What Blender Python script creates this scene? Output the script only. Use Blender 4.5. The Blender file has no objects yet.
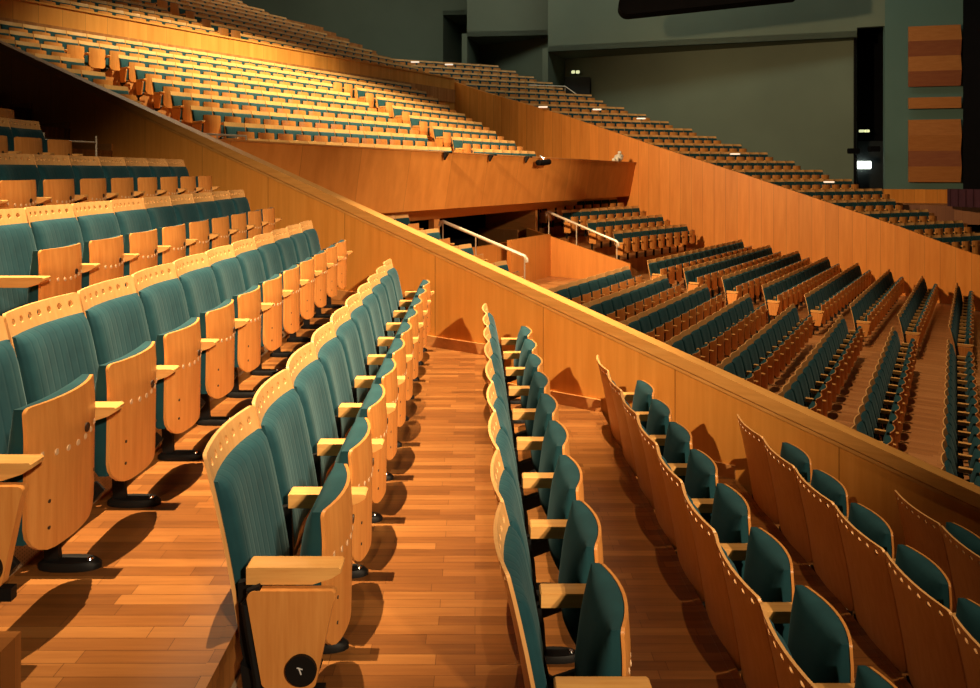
import bpy, math, random
random.seed(7)
SC = bpy.context.scene
COL = SC.collection
R = math.radians

# ---------------------------------------------------------------- hall frame
# world: +Y runs along the foreground rows, +X towards the lower rows.
# hall frame (u, v): u towards the stage, v across the hall.
TH = R(33); CC, SS = math.cos(TH), math.sin(TH)
def W(u, v): return (CC*u + SS*v, -SS*u + CC*v)
def UV(X, Y): return (CC*X - SS*Y, SS*X + CC*Y)
V0 = 6.25                                   # face of the near parapet
def par_z(u): return -2.215 - 0.319*u        # top of near parapet
VF = 28.0                                   # face of far wall
FAR_TOP = [(-19.3, 4.05), (-17.86, 3.55), (-13.93, 2.36), (-9.62, .87), (-6.62, -.11), (-4.0, -1.01), (-1.53, -1.87), (.12, -2.5), (3.2, -3.55)]
def far_z(u):
    p = FAR_TOP
    for a, b in zip(p, p[1:]):
        if u <= b[0]: return a[1] + (b[1]-a[1])*(u-a[0])/(b[0]-a[0])
    return p[-1][1]

# ---------------------------------------------------------------- mesh tools
class MB:
    def __init__(s): s.v = []; s.f = []; s.m = []; s.cur = 0
    def add(s, vs, fs):
        o = len(s.v); s.v += [tuple(p) for p in vs]
        for f in fs: s.f.append([i+o for i in f]); s.m.append(s.cur)
    def box(s, x0, x1, y0, y1, z0, z1):
        s.add([(x, y, z) for z in (z0, z1) for y in (y0, y1) for x in (x0, x1)],
              [(0,2,3,1), (4,5,7,6), (0,1,5,4), (2,6,7,3), (0,4,6,2), (1,3,7,5)])
    def prism(s, poly, z0, z1):
        # poly: list (x,y) ccw ; z0/z1 numbers or lists
        n = len(poly)
        a = z0 if isinstance(z0, (list, tuple)) else [z0]*n
        b = z1 if isinstance(z1, (list, tuple)) else [z1]*n
        s.add([(p[0], p[1], a[i]) for i, p in enumerate(poly)] + [(p[0], p[1], b[i]) for i, p in enumerate(poly)],
              [list(range(n))[::-1], list(range(n, 2*n))] + [[i, (i+1) % n, n+(i+1) % n, n+i] for i in range(n)])
    def extrude_y(s, poly, y0, y1):
        # poly: list (x,z) ccw seen from -y
        n = len(poly)
        s.add([(p[0], y0, p[1]) for p in poly] + [(p[0], y1, p[1]) for p in poly],
              [list(range(n)), list(range(n, 2*n))[::-1]] + [[(i+1) % n, i, n+i, n+(i+1) % n] for i in range(n)])
    def tube(s, pts, r, n=8, caps=True):
        from mathutils import Vector
        P = [Vector(p) for p in pts]; o = len(s.v); ring = []
        for i, p in enumerate(P):
            d = (P[min(i+1, len(P)-1)] - P[max(i-1, 0)]).normalized()
            a = d.cross(Vector((0, 0, 1)))
            if a.length < .05: a = d.cross(Vector((1, 0, 0)))
            a.normalize(); b = d.cross(a)
            ring += [tuple(p + a*(r*math.cos(t)) + b*(r*math.sin(t))) for t in [2*math.pi*k/n for k in range(n)]]
        fs = []
        for i in range(len(P)-1):
            for k in range(n): fs.append([i*n+k, i*n+(k+1) % n, (i+1)*n+(k+1) % n, (i+1)*n+k])
        if caps: fs += [list(range(n))[::-1], [(len(P)-1)*n+k for k in range(n)]]
        s.add(ring, fs)
    def solid2d(s, v2, fs, F, B):
        """faces over (y,z) points, mapped by F (front) and B (back), rim stitched"""
        n = len(v2); E = {}
        for f in fs:
            for a, b in zip(f, f[1:]+f[:1]): E[(a, b)] = E.get((a, b), 0)+1
        rim = [(a, b) for (a, b) in E if (b, a) not in E]
        s.add([F(*p) for p in v2] + [B(*p) for p in v2],
              [list(f) for f in fs] + [[i+n for i in f][::-1] for f in fs] + [[b, a, a+n, b+n] for a, b in rim])
    def build(s, name, mats, parent=None, smooth=True, angle=38):
        me = bpy.data.meshes.new(name)
        me.from_pydata(s.v, [], s.f)
        if not isinstance(mats, (list, tuple)): mats = [mats]
        for m in mats: me.materials.append(m)
        if len(mats) > 1: me.polygons.foreach_set('material_index', s.m)
        me.validate(); me.update()
        import bmesh
        bm = bmesh.new(); bm.from_mesh(me)
        bmesh.ops.recalc_face_normals(bm, faces=bm.faces); bm.to_mesh(me); bm.free()
        if smooth:
            me.shade_smooth()
            me.set_sharp_from_angle(angle=R(angle))
        o = bpy.data.objects.new(name, me); COL.objects.link(o)
        if parent: o.parent = parent
        return o

def tag(o, label=None, cat=None, group=None, kind=None):
    if label: o['label'] = label
    if cat: o['category'] = cat
    if group: o['group'] = group
    if kind: o['kind'] = kind
    return o
def empty(name, loc=(0, 0, 0), rz=0):
    o = bpy.data.objects.new(name, None); COL.objects.link(o)
    o.empty_display_size = .1; o.location = loc; o.rotation_euler = (0, 0, rz); return o
def struct(o): o['kind'] = 'structure'; return o
def hall(o, z=0):
    o.rotation_euler = (0, 0, -TH); return o

# ---------------------------------------------------------------- materials
def mat(name): 
    m = bpy.data.materials.new(name); m.use_nodes = True
    nt = m.node_tree; b = nt.nodes['Principled BSDF']
    return m, nt, b
def N(nt, t, **k):
    n = nt.nodes.new(t)
    for a, v in k.items(): setattr(n, a, v)
    return n
def ramp(nt, fac, stops):
    r = N(nt, 'ShaderNodeValToRGB'); el = r.color_ramp.elements
    el[0].position, el[0].color = stops[0][0], (*stops[0][1], 1)
    el[1].position, el[1].color = stops[-1][0], (*stops[-1][1], 1)
    for p, c in stops[1:-1]:
        e = el.new(p); e.color = (*c, 1)
    nt.links.new(fac, r.inputs[0]); return r.outputs[0]
def wood(name, dark, light, scale=(60, 60, 3), rough=.4, seam=None, seam_axis='X', random_amt=.0, bump=.05, spec=.35, shift=0):
    m, nt, b = mat(name); L = nt.links.new
    tc = N(nt, 'ShaderNodeTexCoord'); mp = N(nt, 'ShaderNodeMapping'); mp.inputs['Scale'].default_value = scale
    L(tc.outputs['Object'], mp.inputs[0])
    vec = mp.outputs[0]
    if random_amt:
        oi = N(nt, 'ShaderNodeObjectInfo'); ad = N(nt, 'ShaderNodeVectorMath', operation='ADD')
        sc = N(nt, 'ShaderNodeMath', operation='MULTIPLY'); sc.inputs[1].default_value = 50
        L(oi.outputs['Random'], sc.inputs[0]); L(vec, ad.inputs[0]); L(sc.outputs[0], ad.inputs[1]); vec = ad.outputs[0]
    no = N(nt, 'ShaderNodeTexNoise'); no.inputs['Scale'].default_value = 1; no.inputs['Detail'].default_value = 5; no.inputs['Roughness'].default_value = .6
    L(vec, no.inputs['Vector'])
    col = ramp(nt, no.outputs['Fac'], [(.3, dark), (.7, light)])
    if random_amt:
        hs = N(nt, 'ShaderNodeHueSaturation'); ma = N(nt, 'ShaderNodeMapRange')
        ma.inputs['To Min'].default_value = 1-random_amt; ma.inputs['To Max'].default_value = 1+random_amt
        L(oi.outputs['Random'], ma.inputs['Value']); L(ma.outputs[0], hs.inputs['Value']); L(col, hs.inputs['Color']); col = hs.outputs[0]
    if seam:
        sp = N(nt, 'ShaderNodeSeparateXYZ'); L(tc.outputs['Object'], sp.inputs[0])
        ad0 = N(nt, 'ShaderNodeMath', operation='ADD'); ad0.inputs[1].default_value = 100*seam + shift
        L(sp.outputs[seam_axis], ad0.inputs[0])
        dv = N(nt, 'ShaderNodeMath', operation='DIVIDE'); dv.inputs[1].default_value = seam; L(ad0.outputs[0], dv.inputs[0])
        fl = N(nt, 'ShaderNodeMath', operation='FLOOR'); L(dv.outputs[0], fl.inputs[0])
        fr = N(nt, 'ShaderNodeMath', operation='FRACT'); L(dv.outputs[0], fr.inputs[0])
        lt = N(nt, 'ShaderNodeMath', operation='GREATER_THAN'); lt.inputs[1].default_value = .010/seam; L(fr.outputs[0], lt.inputs[0])
        wn = N(nt, 'ShaderNodeTexWhiteNoise', noise_dimensions='1D'); L(fl.outputs[0], wn.inputs['W'])
        mr = N(nt, 'ShaderNodeMapRange'); mr.inputs['To Min'].default_value = .90; mr.inputs['To Max'].default_value = 1.08
        L(wn.outputs['Value'], mr.inputs['Value'])
        mu = N(nt, 'ShaderNodeMath', operation='MULTIPLY'); 
        mr2 = N(nt, 'ShaderNodeMapRange'); mr2.inputs['To Min'].default_value = .55; mr2.inputs['To Max'].default_value = 1
        L(lt.outputs[0], mr2.inputs['Value']); L(mr.outputs[0], mu.inputs[0]); L(mr2.outputs[0], mu.inputs[1])
        h2 = N(nt, 'ShaderNodeHueSaturation'); L(col, h2.inputs['Color']); L(mu.outputs[0], h2.inputs['Value']); col = h2.outputs[0]
    L(col, b.inputs['Base Color']); b.inputs['Roughness'].default_value = rough
    b.inputs['Specular IOR Level'].default_value = spec
    if bump:
        bp = N(nt, 'ShaderNodeBump'); bp.inputs['Strength'].default_value = bump; bp.inputs['Distance'].default_value = .002
        L(no.outputs['Fac'], bp.inputs['Height']); L(bp.outputs[0], b.inputs['Normal'])
    return m
def parquet(name, cols, bw=.55, bh=.07, rough=.35):
    m, nt, b = mat(name); L = nt.links.new
    tc = N(nt, 'ShaderNodeTexCoord')
    br = N(nt, 'ShaderNodeTexBrick'); br.offset = .37; br.offset_frequency = 2; br.squash = 1.3; br.squash_frequency = 3
    br.inputs['Scale'].default_value = 1; br.inputs['Brick Width'].default_value = bw; br.inputs['Row Height'].default_value = bh
    br.inputs['Mortar Size'].default_value = .0012; br.inputs['Mortar Smooth'].default_value = .3
    br.inputs['Color1'].default_value = (0, 0, 0, 1); br.inputs['Color2'].default_value = (1, 1, 1, 1); br.inputs['Mortar'].default_value = (.3, .3, .3, 1)
    L(tc.outputs['Object'], br.inputs['Vector'])
    mp = N(nt, 'ShaderNodeMapping'); mp.inputs['Scale'].default_value = (3, 55, 1); L(tc.outputs['Object'], mp.inputs[0])
    no = N(nt, 'ShaderNodeTexNoise'); no.inputs['Scale'].default_value = 1; no.inputs['Detail'].default_value = 5; L(mp.outputs[0], no.inputs['Vector'])
    mx = N(nt, 'ShaderNodeMix', data_type='RGBA'); mx.inputs[0].default_value = .52
    L(br.outputs['Color'], mx.inputs[6]); L(no.outputs['Fac'], mx.inputs[7])
    col = ramp(nt, mx.outputs[2], [(.1, cols[0]), (.5, cols[1]), (.9, cols[2])])
    mm = N(nt, 'ShaderNodeMix', data_type='RGBA', blend_type='MULTIPLY'); mm.inputs[7].default_value = (.35, .3, .25, 1)
    L(br.outputs['Fac'], mm.inputs[0]); L(col, mm.inputs[6]); L(mm.outputs[2], b.inputs['Base Color'])
    b.inputs['Roughness'].default_value = rough; b.inputs['Specular IOR Level'].default_value = .4
    return m
def fabric(name, c1, c2, ribs=True):
    m, nt, b = mat(name); L = nt.links.new
    tc = N(nt, 'ShaderNodeTexCoord')
    no = N(nt, 'ShaderNodeTexNoise'); no.inputs['Scale'].default_value = 9; no.inputs['Detail'].default_value = 3
    L(tc.outputs['Object'], no.inputs['Vector'])
    col = ramp(nt, no.outputs['Fac'], [(.3, c1), (.7, c2)])
    b.inputs['Roughness'].default_value = .85; b.inputs['Specular IOR Level'].default_value = .15
    b.inputs['Sheen Weight'].default_value = .1; b.inputs['Sheen Roughness'].default_value = .5
    b.inputs['Sheen Tint'].default_value = (.5, .8, .85, 1)
    if ribs:
        sp = N(nt, 'ShaderNodeSeparateXYZ'); L(tc.outputs['Object'], sp.inputs[0])
        mu = N(nt, 'ShaderNodeMath', operation='MULTIPLY'); mu.inputs[1].default_value = 2*math.pi/.047; L(sp.outputs['Y'], mu.inputs[0])
        sn = N(nt, 'ShaderNodeMath', operation='COSINE'); L(mu.outputs[0], sn.inputs[0])
        ab = N(nt, 'ShaderNodeMath', operation='POWER'); ab.inputs[1].default_value = 8
        mr = N(nt, 'ShaderNodeMapRange'); mr.inputs['From Min'].default_value = -1; L(sn.outputs[0], mr.inputs['Value']); L(mr.outputs[0], ab.inputs[0])
        mr2 = N(nt, 'ShaderNodeMapRange'); mr2.inputs['To Min'].default_value = 1; mr2.inputs['To Max'].default_value = .90; L(ab.outputs[0], mr2.inputs['Value'])
        hs = N(nt, 'ShaderNodeHueSaturation'); L(mr2.outputs[0], hs.inputs['Value']); L(col, hs.inputs['Color']); col = hs.outputs[0]
        bp = N(nt, 'ShaderNodeBump', invert=True); bp.inputs['Strength'].default_value = .25; bp.inputs['Distance'].default_value = .004
        L(ab.outputs[0], bp.inputs['Height']); L(bp.outputs[0], b.inputs['Normal'])
    L(col, b.inputs['Base Color'])
    return m
def plain(name, c, rough=.5, metal=0, var=.1, scale=3, spec=.4):
    m, nt, b = mat(name); L = nt.links.new
    tc = N(nt, 'ShaderNodeTexCoord'); no = N(nt, 'ShaderNodeTexNoise'); no.inputs['Scale'].default_value = scale; no.inputs['Detail'].default_value = 3
    L(tc.outputs['Object'], no.inputs['Vector'])
    L(ramp(nt, no.outputs['Fac'], [(.3, tuple(x*(1-var) for x in c)), (.7, tuple(min(1, x*(1+var)) for x in c))]), b.inputs['Base Color'])
    b.inputs['Roughness'].default_value = rough; b.inputs['Metallic'].default_value = metal; b.inputs['Specular IOR Level'].default_value = spec
    return m
def glow(name, c, s):
    m, nt, b = mat(name)
    b.inputs['Base Color'].default_value = (*c, 1); b.inputs['Emission Color'].default_value = (*c, 1); b.inputs['Emission Strength'].default_value = s
    return m
def perforated(name, c, dark, pitch=.014):
    m, nt, b = mat(name); L = nt.links.new
    tc = N(nt, 'ShaderNodeTexCoord'); vo = N(nt, 'ShaderNodeTexVoronoi'); vo.inputs['Scale'].default_value = 1/pitch; vo.inputs['Randomness'].default_value = 0
    L(tc.outputs['Object'], vo.inputs['Vector'])
    L(ramp(nt, vo.outputs['Distance'], [(.30, dark), (.36, c)]), b.inputs['Base Color']); b.inputs['Roughness'].default_value = .45
    return m

M = {}
M['ply'] = wood('beech_plywood', (.57, .21, .046), (.70, .305, .08), (45, 45, 3), .38, random_amt=.07)
M['plyback'] = wood('lit_beech_plywood', (.68, .335, .105), (.78, .43, .16), (45, 45, 3), .38, random_amt=.06)  # seat beech made paler: overhead light put into the backrest colour
M['edge'] = wood('beech_edge', (.66, .38, .17), (.82, .54, .27), (20, 20, 40), .4)
M['arm'] = wood('armrest_beech', (.66, .31, .085), (.78, .42, .13), (4, 60, 60), .35, random_amt=.06)
M['fab'] = fabric('teal_fabric', (.007, .040, .054), (.011, .056, .072))
M['fab_plain'] = fabric('teal_fabric_plain', (.007, .041, .051), (.011, .057, .069), ribs=False)
M['black'] = plain('black_steel', (.006, .0055, .0055), .55, spec=.2)
M['bolt'] = plain('bright_steel_bolt', (.75, .75, .75), .2, 1)
M['screw'] = plain('dark_screw', (.03, .02, .015), .4)
M['mark'] = plain('pale_mark', (.6, .6, .62), .5)
M['plug'] = plain('pale_beech_plug', (.80, .55, .32), .4)
M['floor'] = parquet('oak_parquet', ((.10, .034, .008), (.21, .076, .017), (.34, .142, .036)), .40, .060)
M['nosing'] = wood('oak_nosing', (.55, .27, .09), (.7, .38, .15), (30, 3, 30), .35)
M['wall'] = wood('veneer_wall_near', (.64, .245, .036), (.75, .315, .058), (16, 16, .9), .42, seam=1.27, shift=.75)
M['cap'] = wood('veneer_coping', (.56, .25, .055), (.68, .33, .085), (2, 30, 30), .36)
M['base'] = wood('veneer_baseboard', (.50, .21, .055), (.60, .27, .08), (2, 30, 30), .4)
M['wallfar'] = wood('veneer_wall_far', (.62, .20, .022), (.76, .285, .045), (6, 6, .5), .45, seam=.42)
M['fascia'] = wood('veneer_fascia', (.56, .205, .038), (.70, .28, .06), (6, 3.5, .5), .45, seam=1.7, seam_axis='Y')
M['band'] = wood('veneer_band', (.60, .24, .04), (.74, .33, .07), (6, 4.5, .5), .45, seam=.6, seam_axis='Y')
M['stair'] = parquet('stalls_parquet', ((.30, .11, .03), (.42, .17, .05), (.55, .25, .09)), .6, .09, .4)
M['green'] = plain('grey_green_plaster', (.130, .165, .125), .85, var=.12, scale=.25)
M['teal'] = plain('blue_green_plaster', (.09, .17, .155), .8, var=.08, scale=.3)
M['dark'] = plain('black_paint', (.005, .005, .006), .9, spec=.05)
M['steel'] = plain('pale_rail', (.60, .53, .42), .35, .3)
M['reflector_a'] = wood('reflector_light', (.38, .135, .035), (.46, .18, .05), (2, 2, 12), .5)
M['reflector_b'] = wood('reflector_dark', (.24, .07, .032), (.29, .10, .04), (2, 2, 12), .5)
M['maroon'] = plain('maroon_curtain', (.05, .012, .022), .9)
M['stagefloor'] = parquet('stage_boards', ((.16, .06, .03), (.24, .09, .04), (.33, .14, .06)), 2.4, .14, .4)
M['white'] = plain('white_cloth', (.8, .74, .62), .8)
M['grille'] = perforated('perforated_grille', (.30, .22, .14), (.01, .01, .01))
M['glow'] = glow('cool_white_lamp', (.9, 1, .85), 5)
M['glow2'] = glow('pale_yellow_lamp', (.9, .95, .5), .8)
M['strip'] = glow('warm_white_glow', (1, .80, .60), .9)
M['door'] = plain('dark_door', (.02, .025, .028), .5)

# ---------------------------------------------------------------- the chair
H = .94; BW = .253
def back_x(y, z):                      # rear surface of the back shell; 0 at the top corners
    t = (H-z)
    return .26*t - .10*t*t + .032*(y/BW)**2 - .032
def round_rows(z0, z1, hw, rt, rb, n, nc=4):
    rows = []
    if rb:
        for k in range(nc+1):
            a = math.pi/2*k/nc; rows.append((z0 + rb*(1-math.cos(a)), hw - rb*(1-math.sin(a))))
    else: rows.append((z0, hw))
    for k in range(1, n): 
        rows.append((z0+rb + (z1-rt-z0-rb)*k/n, hw))
    if rt:
        for k in range(nc+1):
            a = math.pi/2*k/nc; rows.append((z1 - rt*(1-math.sin(a)), hw - rt*(1-math.cos(a))))
    else: rows.append((z1, hw))
    return rows
def grid2d(rows, nc):
    v = []; f = []
    for z, hw in rows:
        for i in range(nc+1): v.append((-hw + 2*hw*i/nc, z))
    for j in range(len(rows)-1):
        for i in range(nc):
            a = j*(nc+1)+i; f.append([a, a+1, a+nc+2, a+nc+1])
    return v, f
def back_shell(lod):
    mb = MB(); th = .013
    F = lambda y, z: (back_x(y, z)+th, y, z)
    B = lambda y, z: (back_x(y, z), y, z)
    if lod == 0:
        ys = [-BW] + [-.231+.066*i for i in range(8)] + [BW]
        rows = [(z, BW) for z in (.30, .40, .50, .60, .70, .78, .835, .872, .926)]
        rows[0] = (.30, BW-.035); rows.insert(1, (.315, BW-.012)); rows.insert(2, (.34, BW))
        rows += [(.935, BW-.003), (.94, BW-.010)]
        v = []; f = []
        for z, hw in rows: v += [(y*hw/BW, z) for y in ys]
        nc = len(ys)-1
        zi = [r[0] for r in rows].index(.872)
        for j in range(len(rows)-1):
            for i in range(nc):
                a = j*(nc+1)+i; q = [a, a+1, a+nc+2, a+nc+1]
                if j == zi and 1 <= i <= 7:
                    cy = (ys[i]+ys[i+1])/2; cz = .899; r = .0145; o = len(v)
                    v += [(cy+r*math.cos(R(225+45*k)), cz+r*math.sin(R(225+45*k))) for k in range(8)]
                    for k in range(4):
                        f.append([q[k], q[(k+1) % 4], o+(2*k+2) % 8, o+(2*k+1) % 8, o+2*k])
                else: f.append(q)
        mb.solid2d(v, f, F, B)
    else:
        rows = round_rows(.30, H, BW, .015, .03, 3 if lod == 1 else 1, 2 if lod == 1 else 1)
        v, f = grid2d(rows, 6 if lod == 1 else 4); mb.solid2d(v, f, F, B)
    return mb
def puff(mb, base, hw, z0, z1, t, ny, nz, sign=1, rc=0, xin=None, pw=12):
    """rounded pad standing off the surface base(y,z) by t"""
    def cl(a): return 1-abs(a)**pw
    us = [-1, -.985, -.95, -.88] + [-.88+1.76*i/ny for i in range(1, ny)] + [.88, .95, .985, 1] if ny > 2 else [-1, -.92, 0, .92, 1]
    ws = [-1, -.985, -.95, -.88] + [-.88+1.76*i/nz for i in range(1, nz)] + [.88, .95, .985, 1] if nz > 2 else [-1, -.92, 0, .92, 1]
    v = []; f = []
    for w in ws:
        for u_ in us: v.append((u_, w))
    n = len(us)
    for j in range(len(ws)-1):
        for i in range(n-1): f.append([j*n+i, j*n+i+1, j*n+n+i+1, j*n+n+i])
    def P(u_, w, k):
        hw2 = hw*(1 - .10*max(0, abs(w)-.8)/.2*abs(u_)) if rc else hw
        y = u_*hw2; z = z0+(z1-z0)*(w+1)/2 - (.012*max(0, abs(u_)-.8)/.2*w if rc else 0)
        q = max(.0, (cl(u_)*cl(w)))**.5
        if xin is not None:
            b0 = .444-.056*(y/SW)**2; b_ = base(y, z)
            return (b_ if not k else b_ - .03 - max(0, q)*(b_-.03-(xin-.14*(SZ1-z))), y, z)
        tt = t
        return (base(y, z) + k*sign*tt*max(.25, (cl(u_)*cl(w))**.5), y, z)
    mb.solid2d(v, f, lambda a, b: P(a, b, 1), lambda a, b: P(a, b, 0))
SZ0, SZ1, SW = .262, .738, .205
def seat_x(y, z):                     # outer (underside) surface of the folded seat
    zc = .610 + .035*(y/SW)**2
    return .430 - .048*(y/SW)**2 - max(0, z-zc)*.07 + (.10*max(0, zc-z) if z < zc else 0)*-.15
def seat_shell(lod):
    mb = MB(); th = .012
    rows = round_rows(SZ0, SZ1, SW, .02, .10, {0: 12, 1: 4, 2: 2}[lod], {0: 5, 1: 3, 2: 2}[lod])
    v, f = grid2d(rows, {0: 10, 1: 6, 2: 4}[lod])
    mb.solid2d(v, f, lambda y, z: (seat_x(y, z), y, z), lambda y, z: (seat_x(y, z)-th, y, z))
    return mb
def disc_x(mb, y, z, r, x, d=.004, n=10):
    v = [(x, y+r*math.cos(2*math.pi*k/n), z+r*math.sin(2*math.pi*k/n)) for k in range(n)]
    v2 = [(x+d, a[1], a[2]) for a in v]
    mb.add(v+v2, [list(range(n))[::-1], list(range(n, 2*n))] + [[k, (k+1) % n, n+(k+1) % n, n+k] for k in range(n)])
def arm_mb(y, lod):
    mb = MB()
    if lod == 2: 
        mb.box(.17, .44, y-.03, y+.03, .565, .605); return mb
    prof = [(.15, .552), (.36, .552), (.42, .572), (.448, .590), (.448, .602), (.442, .607), (.155, .607), (.15, .602)]
    w = .035; c = .005
    n = len(prof)
    ring = lambda yy, k: [(.30+(p[0]-.30)*k, yy, .58+(p[1]-.58)*(1-(1-k)*3)) for p in prof]
    v = ring(y-w, .985)+ring(y-w+c, 1)+ring(y+w-c, 1)+ring(y+w, .985)
    f = [list(range(n)), [3*n+i for i in range(n)][::-1]]
    for j in range(3): f += [[j*n+(i+1) % n, j*n+i, j*n+n+i, j*n+n+(i+1) % n] for i in range(n)]
    mb.add(v, f); return mb
def leg_mb(y, lod):
    mb = MB()
    if lod == 2:
        mb.box(.20, .27, y-.012, y+.012, 0, .565); return mb
    mb.extrude_y([(.118, .545), (.125, .36), (.165, .16), (.17, .02), (.225, .02), (.215, .16), (.165, .36), (.155, .552)], y-.012, y+.012)
    mb.extrude_y([(.14, .20), (.20, .19), (.36, .25), (.38, .28), (.35, .31), (.20, .26), (.13, .30)], y-.024, y+.024)
    return mb
def foot_mb(y):
    mb = MB(); n = 20; v = []
    for z, k in ((0, 1), (.018, 1), (.030, .86)):
        for i in range(n):
            a = 2*math.pi*i/n; v.append((.26+.118*k*math.copysign(abs(math.cos(a))**.8, math.cos(a)), y+.042*k*math.sin(a), z))
    f = [list(range(n))[::-1], [2*n+i for i in range(n)]]
    for j in range(2): f += [[j*n+i, j*n+(i+1) % n, j*n+n+(i+1) % n, j*n+n+i] for i in range(n)]
    mb.add(v, f); return mb
def end_panel_mb(y):
    mb = MB(); p = []
    def arc(cx, cz, r, a0, a1, n=5):
        return [(cx+r*math.cos(R(a0+(a1-a0)*i/n)), cz+r*math.sin(R(a0+(a1-a0)*i/n))) for i in range(n+1)]
    p = arc(.225, .265, .02, 180, 270) + arc(.355, .265, .02, 270, 360) + [(.425, .50)] + arc(.42, .53, .015, 0, 90, 3) + arc(.185, .52, .025, 90, 180)
    mb.extrude_y(p, y-.022, y+.010); return mb
def make_chair(lod, first=False, last=False):
    root = empty('auditorium_chair')
    back_shell(lod).build('backrest', M['plyback'], root)
    mb = MB(); fs = lambda y, z: back_x(y, z)+.013
    if lod == 0: puff(mb, fs, .243, .34, .852, .052, 8, 10)
    else: puff(mb, fs, .243, .34, .852, .052, 4, 3)
    mb.build('back_cushion', M['fab'], root, angle=60)
    mb = seat_shell(lod)
    if lod == 0:
        mb.m = [0]*len(mb.f); mb.cur = 1
        for i in range(7):
            y = -.156+.052*i
            disc_x(mb, y, .560+.03*(y/SW)**2, .0105, seat_x(y, .56)-.002, .0035)
        mb.cur = 2
        disc_x(mb, .062, .590, .016, seat_x(.062, .59)-.002, .006, 12)
        for yy, zz in ((-.13, .42), (-.13, .335), (.17, .40)): disc_x(mb, yy, zz, .006, seat_x(yy, zz)-.002, .004, 8)
    mb.build('seat_panel', [M['ply'], M['plug'], M['screw']] if lod == 0 else M['ply'], root)
    mb = MB(); puff(mb, lambda y, z: seat_x(y, z)-.012, SW-.004, SZ0+.05, SZ1-.003, .1, 8 if lod == 0 else 3, 8 if lod == 0 else 3, -1, xin=.300, pw=5)
    mb.build('seat_cushion', M['fab_plain'], root, angle=60)
    for flag, y in ((True, -.26), (last, .26)):
        if not flag: continue
        arm_mb(y, lod).build('armrest', M['arm'], root)
        lg = leg_mb(y, lod).build('leg', M['black'], root)
        if lod == 0:
            foot_mb(y).build('foot', M['black'], lg)
            mb = MB(); n = 10
            v = [(.335+.013*math.cos(2*math.pi*k/n)*s_, y-.0+.013*math.sin(2*math.pi*k/n)*s_, z) for z, s_ in ((.028, 1), (.036, .7)) for k in range(n)]
            mb.add(v, [[n+k for k in range(n)]] + [[k, (k+1) % n, n+(k+1) % n, n+k] for k in range(n)])
            mb.build('foot_bolt', M['bolt'], lg)
    ends = ([-.295] if first else []) + ([.295] if last and lod else [])
    for y in ends:
        ep = end_panel_mb(y).build('end_panel', M['ply'], root)
        if lod == 0:
            mb = MB(); n = 24
            for k0, r, ya, yb in ((0, .048, y-.034, y-.022),):
                v = [(.33+r*math.cos(2*math.pi*k/n), yy, .305+r*math.sin(2*math.pi*k/n)) for yy in (ya, yb) for k in range(n)]
                mb.add(v, [list(range(n)), [n+k for k in range(n)][::-1]] + [[k, n+k, n+(k+1) % n, (k+1) % n] for k in range(n)])
            mb.build('hinge_cap', M['black'], ep)
            mb = MB()
            mb.extrude_y([(.322, .318), (.330, .296), (.333, .297), (.326, .318)], y-.036, y-.0335)
            mb.extrude_y([(.318, .316), (.318, .319), (.336, .314), (.336, .311)], y-.036, y-.0335)
            mb.build('hinge_mark', M['mark'], ep)
            mb = MB()
            mb.tube([(.20, y-.006, .548), (.165, y-.006, .535), (.150, y-.006, .50), (.165, y-.006, .40), (.19, y-.006, .26), (.195, y-.006, .20)], .014, 8)
            mb.box(.19, .40, y-.02, y+.008, .205, .243)
            mb.box(.24, .31, y-.02, y+.01, 0, .21)
            mb.build('end_frame', M['black'], ep)
    return root
def copy_tree(o, parent=None):
    c = o.copy(); COL.objects.link(c); c.parent = parent
    for ch in KIDS[o.name]: copy_tree(ch, c)
    return c
KIDS = {}
def index(o):
    KIDS[o.name] = list(o.children)
    for ch in o.children: index(ch)
USED = set()
def place(proto, loc, rz):
    if proto.name not in USED: USED.add(proto.name); o = proto
    else: o = copy_tree(proto)
    o.location = loc; o.rotation_euler = (0, 0, rz); return o

ORD = ['', 'first', 'second', 'third', 'fourth', 'fifth', 'sixth', 'seventh', 'eighth', 'ninth', 'tenth', 'eleventh', 'twelfth', 'thirteenth', 'fourteenth', 'fifteenth', 'sixteenth', 'seventeenth', 'eighteenth', 'nineteenth', 'twentieth'] + ['twenty-' + x for x in ('first', 'second', 'third', 'fourth', 'fifth', 'sixth', 'seventh', 'eighth', 'ninth')] + ['thirtieth'] + ['thirty-' + x for x in ('first', 'second', 'third', 'fourth', 'fifth', 'sixth', 'seventh', 'eighth', 'ninth')] + ['fortieth'] + ['forty-' + x for x in ('first', 'second', 'third', 'fourth', 'fifth')]
P0 = {(f, l): make_chair(0, f, l) for f in (0, 1) for l in (0, 1)}
P1 = {(f, l): make_chair(1, f, l) for f in (0, 1) for l in (0, 1)}
bpy.context.view_layer.update()
for p in list(P0.values())+list(P1.values()): index(p)

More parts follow.
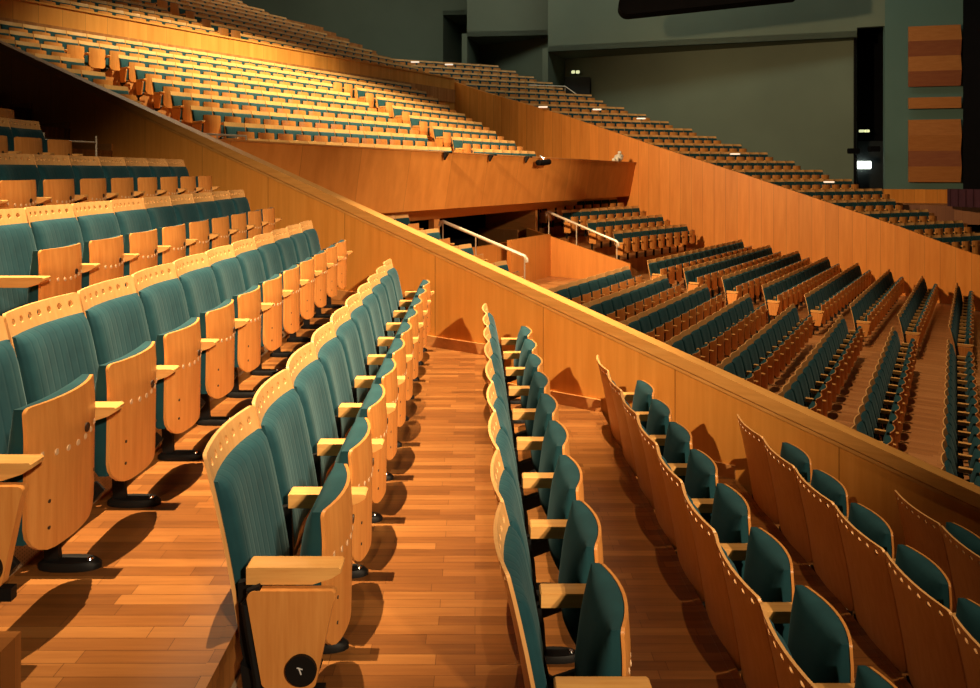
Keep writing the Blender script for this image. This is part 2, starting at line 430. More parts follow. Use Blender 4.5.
# ---------------------------------------------------------------- foreground rows
S = .52
ROWS = [  # X of back tops, Z of back tops, far end Y, number of chairs, row phrase
    (-5.45, .86, 8.20, 2, 'topmost corner row at upper left'),
    (-4.50, .50, 7.62, 3, 'short second row at upper left'),
    (-3.62, .13, 9.16, 8, 'third row from the upper left'),
    (-2.69, -.225, 8.56, 9, 'fourth row from the upper left'),
    (-1.77, -.54, 7.96, 11, 'fifth row, raised above the left shadowed floor'),
    (-.865, -.905, 7.54, 10, 'row just left of the bare floor strip'),
    (.095, -1.25, 6.96, 9, 'row just right of the bare floor strip'),
    (1.05, -1.59, 6.38, 9, 'second row right of the floor strip'),
    (2.04, -1.90, 5.78, 6, 'third row right of the floor strip'),
    (2.95, -2.25, 5.22, 4, 'lowest row at right edge'),
]
for (X, Z, ye, n, phrase) in ROWS:
    for j in range(n):                    # j = 0 nearest the parapet
        first = int(j == n-1 and X > -2); last = int(j == 0)
        o = place(P0[(first, last)], (X, ye - S*(j+.5), Z-H), 0)
        pos = 'nearest the parapet' if j == 0 else ORD[j+1] + ' from parapet'
        tag(o, 'green and beech chair, %s, %s' % (pos, phrase), 'chair', 'foreground auditorium chairs with folded seats')

# foreground floor: one stepped oak floor, each tread running up to the oblique parapet
def wallY(X): return (V0 + .02 - SS*X)/CC
fl = MB(); ns = MB(); gr = MB()
allr = [(-9.3, 2.3), (-8.35, 1.94), (-7.4, 1.58), (-6.42, 1.22)] + [(r[0], r[1]) for r in ROWS] + [(3.95, -2.6), (4.9, -2.95)]
for i, (X, Z) in enumerate(allr):
    x0 = X + .09; x1 = (allr[i+1][0] + .09) if i+1 < len(allr) else X+1.0
    zf = Z - H
    poly = [(x0, -2.0), (x1, -2.0), (x1, wallY(x1)), (x0, wallY(x0))]
    fl.prism(poly, zf-.9, zf)
struct(fl.build('floor', M['floor'], smooth=False))
for i, (X, Z) in enumerate(allr[:-1]):
    x1 = allr[i+1][0]+.09; zf = Z-H; zl = allr[i+1][1]-H
    ns.box(x1-.03, x1+.008, -1.9, wallY(x1)-.03, zf-.035, zf+.003)
    gr.box(x1, x1+.010, -1.9, wallY(x1)-.06, zl+.02, zl+.20)
struct(ns.build('trim_1', M['floor'], smooth=False))
struct(gr.build('trim_2', M['grille'], smooth=False))
# intermediate aisle steps next to the row ends
st = MB()
st.box(-1.68, -1.27, 1.2, 2.07, -1.50, -1.29)
o = st.build('aisle_step', M['floor'], smooth=False); tag(o, 'half-height oak aisle step at the lower left corner', 'step')

# ---------------------------------------------------------------- near parapet
def slope_wall(name, v0, v1, us, zt, zb, m):
    mb = MB()
    for a, b in zip(us, us[1:]):
        mb.prism([(a, v0), (b, v0), (b, v1), (a, v1)], zb, [zt(a), zt(b), zt(b), zt(a)])
    return struct(hall(mb.build(name, m, smooth=False)))
US = [-19.3, .6, 3.0]
slope_wall('wall_near', V0, V0+.13, US, lambda u: par_z(u)-.10, -6.0, M['wall'])
mb = MB()
for a, b in zip(US, US[1:]):
    A, B = par_z(a), par_z(b)
    mb.prism([(a, V0-.012), (b, V0-.012), (b, V0+.14), (a, V0+.14)], [A-.098, B-.098, B-.098, A-.098], [A, B, B, A])
    mb.prism([(a, V0-.001), (b, V0-.001), (b, V0+.13), (a, V0+.13)], [A-.110, B-.110, B-.110, A-.110], [A-.09, B-.09, B-.09, A-.09])
    mb.prism([(a, V0-.006), (b, V0-.006), (b, V0+.135), (a, V0+.135)], [A-.135, B-.135, B-.135, A-.135], [A-.108, B-.108, B-.108, A-.108])
struct(hall(mb.build('trim_3', M['cap'], smooth=False)))
# baseboard follows the treads
mb = MB()
for i, (X, Z) in enumerate(allr[:-1]):
    x0 = X+.09; x1 = allr[i+1][0]+.09; zf = Z-H
    p = [(x0, wallY(x0)-.05), (x1, wallY(x1)-.05), (x1, wallY(x1)-.02), (x0, wallY(x0)-.02)]
    mb.prism(p, zf, zf+.11)
struct(mb.build('baseboard_near', M['base'], smooth=False))

# small guard rail by the gap at the end of the short upper rows
gz = -.45
g = empty('guard_rail', (-4.62, 8.45, gz)); tag(g, 'thin metal guard rail against the dark wall beyond the short upper rows', 'rail')
for dx, dy in ((-.10, -.35), (.08, .42)):
    mb = MB(); mb.tube([(dx, dy, 0), (dx, dy, .86)], .012); mb.build('post', M['steel'], g)
for z in (.55, .78):
    mb = MB(); mb.tube([(-.10, -.35, z), (.08, .42, z)], .009); mb.build('bar', M['steel'], g)

# ---------------------------------------------------------------- hall structure
EYE_F = 740.0
def proj(X, Y, Z): return (475+EYE_F*X/Y, 170-EYE_F*Z/Y)
FAR = []        # candidate chairs beyond the parapet: (X, Y, Z floor, rz, first, last, label)
def add_far(u, v, ztop, rz, first, last, label, group):
    X, Y = W(u, v); 
    if Y < 2: return
    x, y = proj(X, Y, ztop)
    if x < -12 or x > 1010 or y < -10 or y > 700: return
    # hidden well below the parapet line of sight?
    if v > V0+.3:
        k = (V0+.14)/v; uc = u*k; zc = ztop*k
        if uc < 3.0 and zc < par_z(uc)-.05: return
    FAR.append((Y, X, ztop-H, rz, first, last, label, group))
RZ = -TH
# stalls
SU = [-7.05+.99*k for k in range(8)]
SK = [.085, .08, .07, .06, .05, .04, .03, .02]; SR = .21
def s_top(u): return -2.6-.146*(u+6.1)
def row_seats(v0, v1): n = int((v1-v0)/S); return [v0+(v1-v0-n*S)/2+S*(i+.5) for i in range(n)], n
for k, u in enumerate(SU):
    vs, n = row_seats(6.65, 18.1)
    for i, v in enumerate(vs):
        add_far(u, v, s_top(u), RZ, i == 0, i == n-1, 'green stalls chair beyond parapet, %s from the aisle, near block, %s row from top' % (ORD[n-i], ORD[k+1]), 'stalls chairs in the near block')
    vs, n = row_seats(19.2, 27.4)
    for i, v in enumerate(vs):
        add_far(u+SK[k]*(v-19.2), v, s_top(u), RZ-math.atan(SK[k]), i == 0, i == n-1, 'green stalls chair by far wall, %s from the aisle, %s row of the far block' % (ORD[i+1], ORD[k+1]), 'stalls chairs in the far block')
# raised stalls under the balcony
UU = [(-8.35, -2.0), (-9.28, -1.68), (-10.2, -1.37), (-11.1, -1.06)]
for k, (u, zt) in enumerate(UU):
    for lo, hi, nm in ((6.65, 14.3, 'left'), (22.5, 27.4, 'right')):
        vs, n = row_seats(lo, hi)
        for i, v in enumerate(vs):
            add_far(u + (SR*(v-27.4)+.0 if nm == 'right' else 0), v, zt, RZ-(math.atan(SR) if nm == 'right' else 0), i == 0, i == n-1, 'raised stalls chair under balcony, %s block, %s row up, %s from %s' % (nm, ORD[k+1], ORD[(n-i) if nm == 'left' else i+1], 'the stairs'), 'raised stalls chairs beneath the balcony')
# balcony
BU = [(-11.3-.93*k, .60+.363*k) for k in range(9)]
for k, (u, zt) in enumerate(BU):
    a1 = 9.25+.13*k; a2 = 17.25+.22*k; ve = 20.9+.42*k
    blocks = [(6.65, a1-.85, 'left'), (a1, a2-.85, 'middle'), (a2, ve, 'right')] if k < 7 else [(6.65, ve, 'full')]
    for lo, hi, nm in blocks:
        vs, n = row_seats(lo, hi)
        for i, v in enumerate(vs):
            add_far(u, v, zt, RZ, i == 0, i == n-1, 'spotlit balcony chair, %s row from balcony front, %s block, %s from its left' % (ORD[k+1], nm, ORD[i+1]), 'balcony chairs')
# gallery tier behind the back wall band
for m in range(11):
    u = -20.3-.93*m; zt = 4.62+.40*m
    ve = 26.6-.45*m
    vs, n = row_seats(6.7, ve)
    for i, v in enumerate(vs):
        if m < 6 and 15.6-.1*m < v < 16.4-.1*m: continue
        add_far(u, v, zt, RZ, False, False, 'gallery chair above the back wall band, %s row up, %s from its left' % (ORD[m+1], ORD[i+1] if i < 30 else 'last'), 'gallery chairs')
# far terrace, mirrored from the foreground terrace
TW = (SS, CC); TZ = []
for m in range(22):
    uk = -1.2-1.06*m; zt = -2.6-.345*uk
    TZ.append((uk, zt))
RT = math.atan2(-(SS*SS*0+0), 1)
fx, fy = CC*CC-SS*SS, -2*SS*CC      # mirrored front direction in world
RT = math.atan2(fy, fx)
for m, (uk, zt) in enumerate(TZ):
    n = 10 if m > 3 else 8
    if m in (16,): n = 11
    if m >= 18: n = 11
    for i in range(n):
        s_ = .35+S*(i+.5)
        add_far(uk+SS*s_, VF+.2+CC*s_, zt, RT, False, i == n-1, 'dim far terrace chair behind far wall, %s row from stage, %s from wall' % (ORD[m+1], ORD[i+1]), 'far terrace chairs')
FAR.sort(key=lambda a: a[0])
NIND = 300-sum(r[3] for r in ROWS)
for (Y, X, zf, rz, f, l, label, group) in FAR[:NIND]:
    o = place(P1[(int(f), int(l))], (X, Y, zf), rz)
    tag(o, label, 'chair', group)
for p in list(P0.values())+list(P1.values()):
    if p.name not in USED:
        for ch in list(p.children_recursive)+[p]: bpy.data.objects.remove(ch)
# the rest as one object
def low_chair():
    out = []
    for part, mi in ((back_shell(2), 0), ):
        out.append((part, 4))
    mb = MB(); puff(mb, lambda y, z: back_x(y, z)+.013, .243, .34, .852, .05, 2, 2); out.append((mb, 1))
    out.append((seat_shell(2), 0))
    mb = MB(); puff(mb, lambda y, z: seat_x(y, z)-.012, SW-.004, SZ0+.05, SZ1-.003, .08, 2, 2, -1, xin=.300); out.append((mb, 1))
    out.append((arm_mb(-.26, 2), 2)); out.append((leg_mb(-.26, 2), 3))
    return out
lc = low_chair(); lv = []; lf = []; lm = []
for mb, mi in lc:
    o_ = len(lv); lv += mb.v; lf += [[i+o_ for i in f] for f in mb.f]; lm += [mi]*len(mb.f)
big = MB()
for (Y, X, zf, rz, f, l, label, group) in FAR[NIND:]:
    c, s_ = math.cos(rz), math.sin(rz); o_ = len(big.v)
    big.v += [(X+c*p[0]-s_*p[1], Y+s_*p[0]+c*p[1], zf+p[2]) for p in lv]
    big.f += [[i+o_ for i in q] for q in lf]; big.m += lm
    if f or l:
        for yy in ([-.295] if f else [])+([.295] if l else []):
            e = MB(); e.box(.16, .42, yy-.015, yy+.015, .2, .55)
            o_ = len(big.v); big.v += [(X+c*p[0]-s_*p[1], Y+s_*p[0]+c*p[1], zf+p[2]) for p in e.v]
            big.f += [[i+o_ for i in q] for q in e.f]; big.m += [0]*len(e.f)
print('far chairs', len(FAR), 'individual', NIND)
o = big.build('distant_auditorium_chairs', [M['ply'], M['fab_plain'], M['arm'], M['black'], M['plyback']], smooth=False)
tag(o, 'hundreds of distant green and beech chairs filling the balcony, gallery and far terrace', 'chairs', kind='stuff')

# treads of the hall
def tread(mb, u0, u1, v0, v1, z, d=.6): mb.prism([(u0, v0), (u1, v0), (u1, v1), (u0, v1)], z-d, z)
mb = MB()
VN = V0+.13
for k, u in enumerate(SU):
    u1 = u+.10; u2 = (SU[k+1]+.10) if k < 7 else 6.0
    tread(mb, u1, u2, VN, 18.65, s_top(u)-H)
    ka = SK[k]; kb = SK[min(k+1, 7)]; z = s_top(u)-H
    mb.prism([(u1-.5*ka, 18.65), (u2-.5*kb, 18.65), (u2+8.8*kb, VF), (u1+8.8*ka, VF)], z-.6, z)
tread(mb, -8.25, -6.95, VN, 22.4, -3.44)
mb.prism([(-9.0, 22.4), (-6.95+.27, 22.4), (-6.95+.75, VF), (-7.2, VF)], -4.0, -3.44)                      # cross aisle
prev = -8.25
for k, (u, zt) in enumerate(UU):
    u2 = prev; u1 = u-.83 if k < 3 else -12.2
    tread(mb, u1, u2, VN, 15.5, zt-H, 1.4)
    f_ = lambda uu, v: uu + SR*(v-27.4)+.0
    ur = u1 if k < 3 else -12.6
    mb.prism([(f_(ur, 21.5), 21.5), (f_(u2, 21.5), 21.5), (f_(u2, VF), VF), (f_(ur, VF), VF)], zt-H-1.4, zt-H)
    prev = u1
for k, (u, zt) in enumerate(UU):
    ub = (-8.25 if k == 0 else UU[k-1][0]-.83)
    tread(mb, ub, ub+.42, 14.42, 15.4, zt-H-.16, .3)
    uc = ub+SR*(22-27.4)+.0
    tread(mb, uc, uc+.45, 21.55, 22.38, zt-H-.16, .3)
tread(mb, -15, -8.25, 15.5, 21.5, -3.44)                    # entrance pit
struct(hall(mb.build('floor', M['stair'], smooth=False)))
# side walls of the entrance pit (parapets that follow the stairs)
mb = MB()
for v0, v1 in ((15.46, 15.56), (21.44, 21.54)):
    mb.prism([(-11.9, v0), (-8.3, v0), (-8.3, v1), (-11.9, v1)], -3.44, [-1.92, -2.86, -2.86, -1.92])
mb.prism([(-11.15, 18.9), (-11.0, 18.9), (-11.0, 21.44), (-11.15, 21.44)], -3.44, -2.08)
mb.prism([(-11.45, 15.56), (-11.35, 15.56), (-11.35, 21.44), (-11.45, 21.44)], -3.44, -2.18)
mb.prism([(-8.3, 14.3), (-8.2, 14.3), (-8.2, 15.5), (-8.3, 15.5)], -3.44, -3.0)
struct(hall(mb.build('wall_entrance', M['fascia'], smooth=False)))
def handrail(v, u0, z0, u1, z1, lab):
    X, Y = W((u0+u1)/2, v); g = empty('handrail', (X, Y, -3), -TH); tag(g, lab, 'handrail', 'entrance handrails')
    um = (u0+u1)/2
    mb = MB(); mb.tube([(u0-um-.10, 0, z0+3-.12), (u0-um-.07, 0, z0+3-.02), (u0-um, 0, z0+3), (u1-um, 0, z1+3), (u1-um+.05, 0, z1+3-.06), (u1-um+.06, 0, z1+3-.15)], .042)
    mb.build('top_rail', M['steel'], g)
    for t in (.0, .42, 1.0):
        uu = u0+(u1-u0)*t; zz = z0+(z1-z0)*t
        mb = MB(); mb.tube([(uu-um, 0, zz+3), (uu-um, 0, zz+3-.80)], .018); mb.build('post', M['steel'], g)
handrail(15.5, -11.05, -1.32, -8.65, -2.06, 'pale metal stair handrail left of the dark entrance')
handrail(21.5, -11.1, -1.37, -8.75, -2.20, 'pale metal stair handrail right of the dark entrance')

# balcony body
def f_top(v): return .50-.0115*(v-8.7)
def f_bot(v): return -.96-.004*(v-8.7)
mb = MB()
vs = [VN, 14.4, 19.5, VF]
for a, b in zip(vs, vs[1:]):
    pa = [(-10.6, f_top(a)), (-10.68, f_top(a)), (-10.93, f_bot(a)), (-10.85, f_bot(a))]
    pb = [(-10.6, f_top(b)), (-10.68, f_top(b)), (-10.93, f_bot(b)), (-10.85, f_bot(b))]
    mb.add([(p[0], a, p[1]) for p in pa]+[(p[0], b, p[1]) for p in pb],
           [(0,1,2,3), (7,6,5,4), (0,4,5,1), (1,5,6,2), (2,6,7,3), (3,7,4,0)])
struct(hall(mb.build('wall_balcony', M['fascia'], smooth=False)))
mb = MB()
for k, (u, zt) in enumerate(BU):
    u1 = u+.10; u2 = (BU[k-1][0]+.10) if k else -10.98
    tread(mb, u1, u2, VN, min(21.15+.42*k, 24.6) if k else 21.0, zt-H, .35)
tread(mb, -19.3, BU[-1][0]+.10, VN, 24.8, BU[-1][1]-H+.36, .5)
struct(hall(mb.build('floor', M['stair'], smooth=False)))
mb = MB()
for a, b in zip(vs, vs[1:]):
    mb.prism([(-13.6, a), (-10.86, a), (-10.86, b), (-13.6, b)], [f_bot(a), f_bot(a), f_bot(b), f_bot(b)], [f_bot(a)+.05, f_bot(a)+.05, f_bot(b)+.05, f_bot(b)+.05])
struct(hall(mb.build('ceiling', M['base'], smooth=False)))
mb = MB()          # coping of the balcony front and header over the entrance
for a, b in zip(vs, vs[1:]):
    mb.prism([(-10.78, a), (-10.57, a), (-10.57, b), (-10.78, b)], [f_top(a), f_top(a), f_top(b), f_top(b)], [f_top(a)+.03, f_top(a)+.03, f_top(b)+.03, f_top(b)+.03])
struct(hall(mb.build('trim_4', M['base'], smooth=False)))
mb = MB()
mb.prism([(-11.75, VN), (-11.6, VN), (-11.6, VF), (-11.75, VF)], -1.30, -.95)
mb.prism([(-13.6, 21.6), (-13.4, 21.6), (-12.2, VF), (-12.4, VF)], -3.44, -.9)
mb.prism([(-13.4, 21.55), (-11.62, 21.55), (-11.62, 21.7), (-13.4, 21.7)], -3.44, -1.0)
for a, b in ((VN, 14.6), (15.9, 16.15)):
    mb.prism([(-11.8, a), (-11.62, a), (-11.62, b), (-11.8, b)], -3.44, -1.0)
struct(hall(mb.build('wall_entrance', M['base'], smooth=False)))
mb = MB()
mb.prism([(-14.2, 14), (-14.0, 14), (-14.0, 22), (-14.2, 22)], -3.5, 0)
mb.prism([(-14.1, 14), (-11.75, 14), (-11.75, 21.5), (-14.1, 21.5)], -1.2, -1.1)
for v in (14.0, 22.0): mb.prism([(-14.1, v-.05), (-11.75, v-.05), (-11.75, v+.05), (-14.1, v+.05)], -3.5, -1.1)
struct(hall(mb.build('wall_vomitory', M['dark'], smooth=False)))
# back wall band
mb = MB(); mb.prism([(-19.5, VN), (-19.3, VN), (-19.3, VF), (-19.5, VF)], 2.5, 4.17)
struct(hall(mb.build('wall_back', M['band'], smooth=False)))
mb = MB(); mb.prism([(-19.54, VN), (-19.27, VN), (-19.27, VF), (-19.54, VF)], 4.17, 4.22)
struct(hall(mb.build('trim_5', M['cap'], smooth=False)))
# far wall
us = [p[0] for p in FAR_TOP]
mb = MB()
for a, b in zip(us, us[1:]):
    mb.prism([(a, VF), (b, VF), (b, VF+.2), (a, VF+.2)], -6, [far_z(a), far_z(b), far_z(b), far_z(a)])
struct(hall(mb.build('wall_far', M['wallfar'], smooth=False)))
# gallery and far-terrace treads
mb = MB()
for m in range(11):
    u = -20.3-.93*m; tread(mb, u+.10, u+1.03, VN, VF+1, 4.62+.40*m-H, .6)
struct(hall(mb.build('floor', M['stair'], smooth=False)))
mb = MB()
for m, (uk, zt) in enumerate(TZ):
    def pt(du, s_): return W(uk+du+SS*s_, VF+.2+CC*s_)
    # tread: from own riser forward (perpendicular to row) 
    w1 = 1.06
    poly = [pt(.10, -.0), pt(.10+w1, -.0), pt(.10+w1, 6.6), pt(.10, 6.6)]
    mb.prism(poly, zt-H-1.5, zt-H)
struct(mb.build('floor', M['stair'], smooth=False))

# ---------------------------------------------------------------- outer walls
def vplane(mb, A, B, z0, z1, th=.3):
    dx, dy = B[0]-A[0], B[1]-A[1]; L_ = math.hypot(dx, dy); nx, ny = -dy/L_*th, dx/L_*th
    mb.prism([A, B, (B[0]+nx, B[1]+ny), (A[0]+nx, A[1]+ny)], z0, z1)
def at(x, Y): return ((x-475)/740*Y, Y)
TOPZ = 16
mb = MB()
P_0, A1 = (-36, 45.5), at(443, 45)
B1 = at(484, 44.8); A2 = at(467, 41.2); B2 = at(560, 40.6); A3 = at(548, 37.6); B3 = at(857, 33.5)
vplane(mb, P_0, A1, -4, TOPZ)
vplane(mb, A1, B1, 9.42, TOPZ); vplane(mb, A2, B2, 7.42, TOPZ); vplane(mb, A3, B3, 6.02, TOPZ)
vplane(mb, A1, at(462, 48.5), -4, 9.6); vplane(mb, at(461, 48.5), at(490, 46), -4, 9.6)
vplane(mb, A2, at(481, 44.3), -4, 7.6); vplane(mb, at(480, 44.2), at(552, 41.2), -4, 7.6)
vplane(mb, A3, at(566, 40.4), -4, 6.2); vplane(mb, at(565, 40.2), at(857, 34.3), -4, 6.2)
# soffits of the recesses
mb.prism([A1, B1, at(490, 46.2), at(461, 48.8)], 9.42, 9.7)
mb.prism([A2, B2, at(552, 41.5), at(480, 44.5)], 7.42, 7.7)
mb.prism([A3, B3, at(857, 34.5), at(565, 40.5)], 6.02, 6.3)
vplane(mb, B3, at(885, 33.1), 6.45, TOPZ)
struct(mb.build('wall_outer', M['green'], smooth=False))
mb = MB(); S1, S2 = at(885, 33.1), at(966, 32.3)
vplane(mb, S1, S2, -.85, TOPZ)
struct(mb.build('wall_stage', M['teal'], smooth=False))
mb = MB()
vplane(mb, at(850, 36), at(892, 36), -4, 8)
vplane(mb, at(856, 33.8), at(858, 36), -4, 8, .1); 
struct(mb.build('wall_recess', M['dark'], smooth=False))
mb = MB(); vplane(mb, at(963, 32.0), at(1040, 27), -4, TOPZ, .5)
struct(mb.build('wall_proscenium', M['dark'], smooth=False))
mb = MB(); vplane(mb, at(884, 32.9), at(962, 32.0), -1.45, -.85, .3)
struct(mb.build('baseboard_stage', M['wallfar'], smooth=False))
mb = MB(); mb.prism([at(870, 31.5), at(1060, 28.5), at(1040, 31), at(870, 36)], -2.2, -1.45)
struct(mb.build('floor', M['stagefloor'], smooth=False))
# lowest front platform in the middle distance
mb = MB(); tread(mb, 3.4, 12, VF+.2, VF+7, -3.4+.0, 1)
struct(hall(mb.build('floor', M['stagefloor'], smooth=False)))

def reflector(x0, x1, yt, yb, bands, Ya, lab):
    A = at(x0, Ya); B = at(x1, Ya*.985); 
    z1 = (170-yt)/740*Ya; z0 = (170-yb)/740*Ya
    cx, cy = (A[0]+B[0])/2, (A[1]+B[1])/2
    L_ = math.hypot(B[0]-A[0], B[1]-A[1]); ang = math.atan2(B[1]-A[1], B[0]-A[0])
    g = empty('sound_reflector', (cx, cy, z0), ang); tag(g, lab, 'wall panel', 'timber reflectors on the stage side wall')
    n = len(bands); h = (z1-z0)/n
    for i, bnd in enumerate(bands):
        mb = MB(); za, zb_ = i*h, (i+1)*h
        ya, yb2 = ((-.20, -.08) if i % 2 else (-.08, -.20)) if n > 1 else (-.14, -.14)
        mb.add([(-L_/2, 0, za), (L_/2, 0, za), (L_/2, ya, za), (-L_/2, ya, za), (-L_/2, 0, zb_), (L_/2, 0, zb_), (L_/2, yb2, zb_), (-L_/2, yb2, zb_)],
               [(3,2,1,0), (4,5,6,7), (0,1,5,4), (1,2,6,5), (2,3,7,6), (3,0,4,7)])
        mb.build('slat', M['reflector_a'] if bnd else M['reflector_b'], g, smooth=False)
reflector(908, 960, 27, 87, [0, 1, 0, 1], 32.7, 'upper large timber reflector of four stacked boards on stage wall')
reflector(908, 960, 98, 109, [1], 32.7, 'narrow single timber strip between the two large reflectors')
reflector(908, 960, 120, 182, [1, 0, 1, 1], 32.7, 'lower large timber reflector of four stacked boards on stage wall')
mb = MB()
A = at(950, 29.5); B = at(1010, 27.5); pts = []
n = 24
f0 = []; f1 = []
for i in range(n+1):
    t = i/n; x = A[0]+(B[0]-A[0])*t; y = A[1]+(B[1]-A[1])*t + .09*math.sin(i*1.9)
    f0.append((x, y)); f1.append((x+.05, y+.25))
mb.prism(f0+f1[::-1], -1.45, -.75)
o = mb.build('stage_curtain', M['maroon']); tag(o, 'low dark maroon curtain at the foot of the black stage edge', 'curtain')

# doors, lamps on the outer wall
def door_at(x0, x1, yt, yb, Y, name):
    A, B = at(x0, Y), at(x1, Y); zt = (170-yt)/740*Y; zb = (170-yb)/740*Y
    mb = MB(); vplane(mb, A, B, zb, zt, .12); 
    d = struct(mb.build(name, M['door'], smooth=False)); return d
door_at(565, 590, 77, 99, 39.2, 'door_1')
door_at(857, 884, 141, 196, 35.4, 'door_2')
def lamp(name, x, y, Y, w, h, m, lab, cat, group=None, d=.08):
    X, _ = at(x, Y); Z = (170-y)/740*Y
    mb = MB()
    c = .25
    pr = [(-w/2+w*c*.3, -h/2), (w/2-w*c*.3, -h/2), (w/2, -h/2+h*c), (w/2, h/2-h*c), (w/2-w*c*.3, h/2), (-w/2+w*c*.3, h/2), (-w/2, h/2-h*c), (-w/2, -h/2+h*c)]
    mb.extrude_y(pr, -d, d)
    o = mb.build(name, m, smooth=False); o.location = (X, Y, Z); tag(o, lab, cat, group); return o
lamp('exit_lamp', 573.2, 72, 38.9, .17, .14, M['glow2'], 'left one of the paired small lamps over the dark upper door', 'lamp', 'door lamps')
lamp('exit_lamp', 577.8, 72, 38.9, .17, .14, M['glow2'], 'right one of the paired small lamps over the dark upper door', 'lamp', 'door lamps')
lamp('exit_lamp', 861.5, 131, 35.2, .17, .12, M['glow2'], 'left small yellow lamp above the black recess door', 'lamp', 'door lamps')
lamp('exit_lamp', 866.9, 131, 35.2, .17, .12, M['glow2'], 'right small yellow lamp above the black recess door', 'lamp', 'door lamps')
lamp('lit_window', 860.5, 165, 35.2, .27, .36, M['glow'], 'left bright white pane in the black recess door', 'lamp', 'recess door panes')
lamp('lit_window', 867.6, 165, 35.2, .27, .36, M['glow'], 'right bright white pane in the black recess door', 'lamp', 'recess door panes')
lamp('wall_spotlight', 853.5, 151, 33.2, .42, .24, M['dark'], 'left dark spotlight body beside the black recess', 'spotlight', 'recess spotlights', .15)
lamp('wall_spotlight', 874, 149, 33.0, .42, .24, M['dark'], 'right dark spotlight body in front of black recess', 'spotlight', 'recess spotlights', .15)
# small emissive bars set among the gallery and terrace rows
for i, (x, y, Y) in enumerate([(258, 16, 32.6), (294, 34, 33.0), (349, 67, 30.6), (415, 62, 33.6), (449, 64.5, 33.6), (543, 107, 30.8), (597, 109.5, 32.3), (641, 118.5, 32.5), (735, 154, 30), (829, 182, 28.5)]):
    lamp('bright_strip', x, y, Y, .38, .055, M['strip'], 'small glowing pale strip, %s from the left among the distant upper chairs' % ORD[i+1], 'light', 'small glowing strips', .05)

# ceiling lighting bridge
g = empty('lighting_bridge', (9.1, 28.0, 6.0), R(-9)); tag(g, 'long black lighting bridge hanging at the top of the picture', 'lighting rig')
mb = MB(); n = 12; prof = []
for k in range(n+1):
    a = math.pi/2+math.pi*k/n; prof.append((-3.2+.42*math.cos(a), .42*math.sin(a)))
prof = prof + [(2.9, -.42), (2.9, .42)]
v = [(p[0], yy, p[1]+.56+.075*p[0]) for yy in (-.5, .5) for p in prof]; nn = len(prof)
mb.add(v, [list(range(nn)), [nn+i for i in range(nn)][::-1]] + [[(i+1) % nn, i, nn+i, nn+(i+1) % nn] for i in range(nn)])
mb.build('housing', M['dark'], g, smooth=False)
mb = MB(); mb.tube([(-2, 0, .8), (-2, 0, 7)], .03); mb.tube([(2.5, 0, 1), (2.5, 0, 7)], .03); mb.build('hanging_cable', M['dark'], g)

# items on the balcony front
Xs, Ys = W(-10.45, 19.9)
g = empty('stage_spotlight', (Xs, Ys, .22), -TH); tag(g, 'small black spotlight clamped to the balcony front near its last seats', 'spotlight')
mb = MB(); mb.tube([(0, -.35, 0), (.0, -.02, .0), (0, .02, 0), (0, .35, .03)], .09, 10); mb.build('lamp_head', M['dark'], g)
mb = MB(); mb.tube([(-.12, 0, .2), (0, 0, .12), (0, 0, 0)], .03); mb.build('bracket', M['bolt'], g)
Xs, Ys = W(-10.68, 26.4)
mb = MB()
for (a, b, c, r) in ((0, 0, .12, .17), (.02, -.25, .07, .12), (0, .16, .2, .13), (0, .1, .34, .08), (0, -.45, .05, .08)):
    nn = 8
    vv = []; ff = []
    for i in range(1, 6):
        ph = math.pi*i/6
        for k in range(nn):
            t = 2*math.pi*k/nn; rr = r*(1+.2*random.uniform(-1, 1))
            vv.append((a+rr*math.sin(ph)*math.cos(t), b+rr*math.sin(ph)*math.sin(t), c+rr*math.cos(ph)))
    for i in range(4):
        for k in range(nn): ff.append([i*nn+k, i*nn+(k+1) % nn, (i+1)*nn+(k+1) % nn, (i+1)*nn+k])
    ff += [list(range(nn)), [4*nn+k for k in range(nn)][::-1]]
    mb.add(vv, ff)
o = mb.build('cloth_bundle', M['white'], angle=70); o.location = (Xs, Ys, f_top(26.4)+.02); o.rotation_euler = (0, 0, -TH)
tag(o, 'crumpled white cloth bundle lying on the balcony front by far wall', 'cloth')
# brackets below the balcony seats
for i, v in enumerate((14.9, 17.0, 19.0)):
    X_, Y_ = W(-10.55, v); mb = MB(); mb.extrude_y([(-.02, .02), (-.02, -.16), (.10, .02)], -.04, .04); mb.extrude_y([(-.02, .0), (.18, .0), (.18, .04), (-.02, .04)], -.05, .05)
    o = mb.build('seat_bracket', M['black'], smooth=False); o.location = (X_, Y_, f_top(v)-.02); o.rotation_euler = (0, 0, -TH)
    tag(o, 'small black bracket on balcony front edge, %s from the left' % ORD[i+1], 'bracket', 'brackets on the balcony front')
# low rail closing the balcony aisle
X_, Y_ = W(-10.7, 8.3)
g = empty('aisle_rail', (X_, Y_, .45), -TH); tag(g, 'short pale rail closing the left balcony aisle', 'rail')
mb = MB(); mb.tube([(0, -.9, .16), (0, .62, .16)], .018); mb.build('top_bar', M['steel'], g)
for y in (-.6, .0, .62):
    mb = MB(); mb.tube([(0, y, 0), (0, y, .16)], .014); mb.build('post', M['steel'], g)
# terrace guard rail in front of the upper door
g = empty('terrace_rail', (3.4, 36.2, 3.7)); tag(g, 'thin metal guard rail at the end of upper far terrace row', 'rail')
mb = MB(); mb.tube([(-.8, 0, .45), (1.0, -.1, .38), (1.7, -.3, -.15)], .025); mb.build('top_bar', M['steel'], g)
mb = MB(); mb.tube([(-.8, 0, .1), (1.0, -.1, .03), (1.7, -.3, -.5)], .02); mb.build('lower_bar', M['steel'], g)
for x in (-.8, .1, 1.0):
    mb = MB(); mb.tube([(x, -.05, .4), (x, -.05, -.6)], .02); mb.build('post', M['steel'], g)

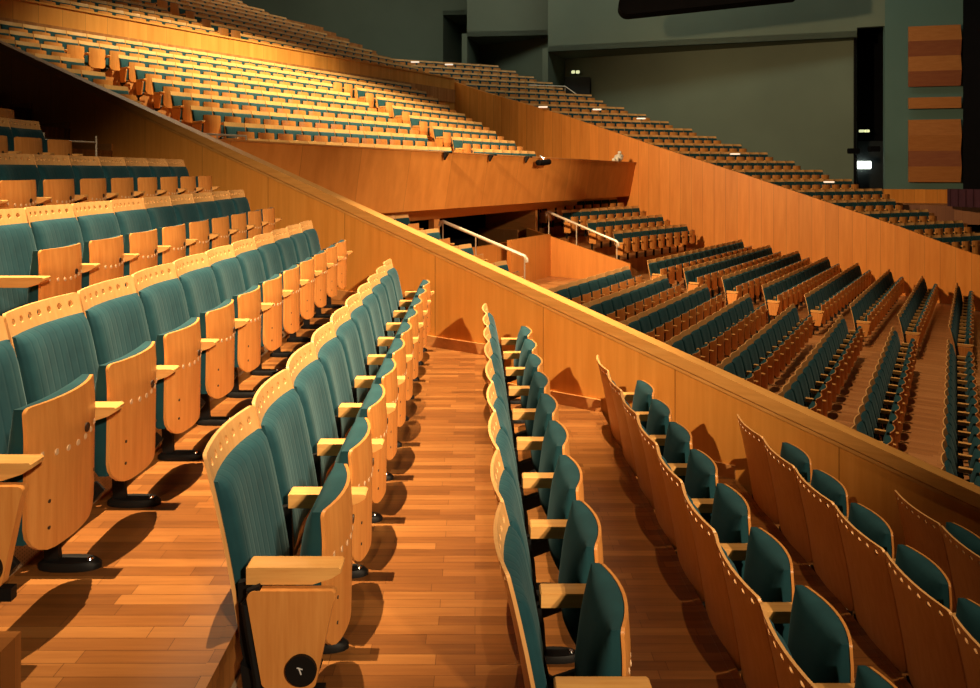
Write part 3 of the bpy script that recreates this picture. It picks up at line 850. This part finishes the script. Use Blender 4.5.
# ---------------------------------------------------------------- light
def spot(loc, tgt, power, col, size, blend=.3, rad=.15):
    from mathutils import Vector
    l = bpy.data.lights.new('spot_lamp', 'SPOT'); l.energy = power; l.color = col; l.spot_size = R(size); l.spot_blend = blend; l.shadow_soft_size = rad
    o = bpy.data.objects.new('spot_lamp', l); COL.objects.link(o); o.location = loc
    o.rotation_euler = (Vector(tgt)-Vector(loc)).to_track_quat('-Z', 'Y').to_euler(); return o
def area(loc, tgt, power, col, sx, sy):
    from mathutils import Vector
    l = bpy.data.lights.new('area_lamp', 'AREA'); l.energy = power; l.color = col; l.shape = 'RECTANGLE'; l.size = sx; l.size_y = sy
    o = bpy.data.objects.new('area_lamp', l); COL.objects.link(o); o.location = loc
    o.rotation_euler = (Vector(tgt)-Vector(loc)).to_track_quat('-Z', 'Y').to_euler(); return o
WARM = (1, .74, .44); WARM2 = (1, .76, .48); GOLD = (1, .84, .46)
spot((6.2, -8.0, 5.2), (-.3, 7.5, -1.1), 16000, WARM2, 26, 1.0, .14)            # key over the viewer's shoulder
spot((5.2, -7.0, 5.0), (-1.9, 3.4, -1.0), 5200, WARM2, 30, 1.0, .25)            # added fill spot, brightens the seat panels of the left rows
spot((-1.75, 4.0, 15.0), (-1.8, 4.2, -1.5), 46000, WARM, 18, .9, .05)          # downlight over the left rows
spot((.0, 7.2, 15.0), (-.1, 7.2, -2), 38000, WARM, 16, 1.0, .05)                # downlight at the parapet
spot((1.2, 4.5, 15.0), (1.2, 4.8, -2), 3500, WARM, 26, 1.0, .05)
X_, Y_ = W(-11, 15.5); T_ = W(-15.0, 15)
spot((X_, Y_, 14), (T_[0], T_[1], 2.0), 32000, GOLD, 66, .9, .2)               # balcony
X_, Y_ = W(-9, 7); T_ = W(-6, 28)
spot((X_, Y_, 4.6), (T_[0], T_[1], -1.0), 14500, (1, .68, .36), 62, .9, .3)             # far wall
X_, Y_ = W(8, 17); T_ = W(-10.8, 17)
spot((X_, Y_, 7), (T_[0], T_[1], 0.5), 11500, WARM, 36, .9, .3)                # balcony front
X_, Y_ = W(-2.5, 14); T_ = W(-3, 14.5)
spot((X_, Y_, 16), (T_[0], T_[1], -3), 9000, WARM, 62, .9, .2)                  # stalls
X_, Y_ = W(-16, 34)
area((X_, Y_, 15), (X_+1, Y_-2, 2), 260, (1, .68, .52), 12, 5)                # far terrace
X_, Y_ = W(-24, 18)
area((X_, Y_, 15), (X_, Y_, 4), 700, WARM, 5, 14)                             # gallery
area((3, 29.5, 13.5), (7, 41, 2), 680, (.90, 1, .80), 26, 3)                   # outer walls
w = bpy.data.worlds.new('world'); SC.world = w; w.use_nodes = True
w.node_tree.nodes['Background'].inputs[0].default_value = (1, .72, .5, 1); w.node_tree.nodes['Background'].inputs[1].default_value = .007

# ---------------------------------------------------------------- camera (a level view camera with shifted back)
cam = bpy.data.cameras.new('camera'); co = bpy.data.objects.new('camera', cam); COL.objects.link(co)
co.location = (0, 0, 0); co.rotation_euler = (R(90), 0, 0)
cam.sensor_width = 36; cam.lens = 740/980*36; cam.shift_x = (490-475)/980; cam.shift_y = -(344-170)/980
cam.clip_start = .05; cam.clip_end = 300
SC.camera = co
SC.view_settings.view_transform = 'Standard'; SC.view_settings.look = 'None'; SC.view_settings.gamma = 1; SC.view_settings.use_curve_mapping = False
SC.view_settings.exposure = .05
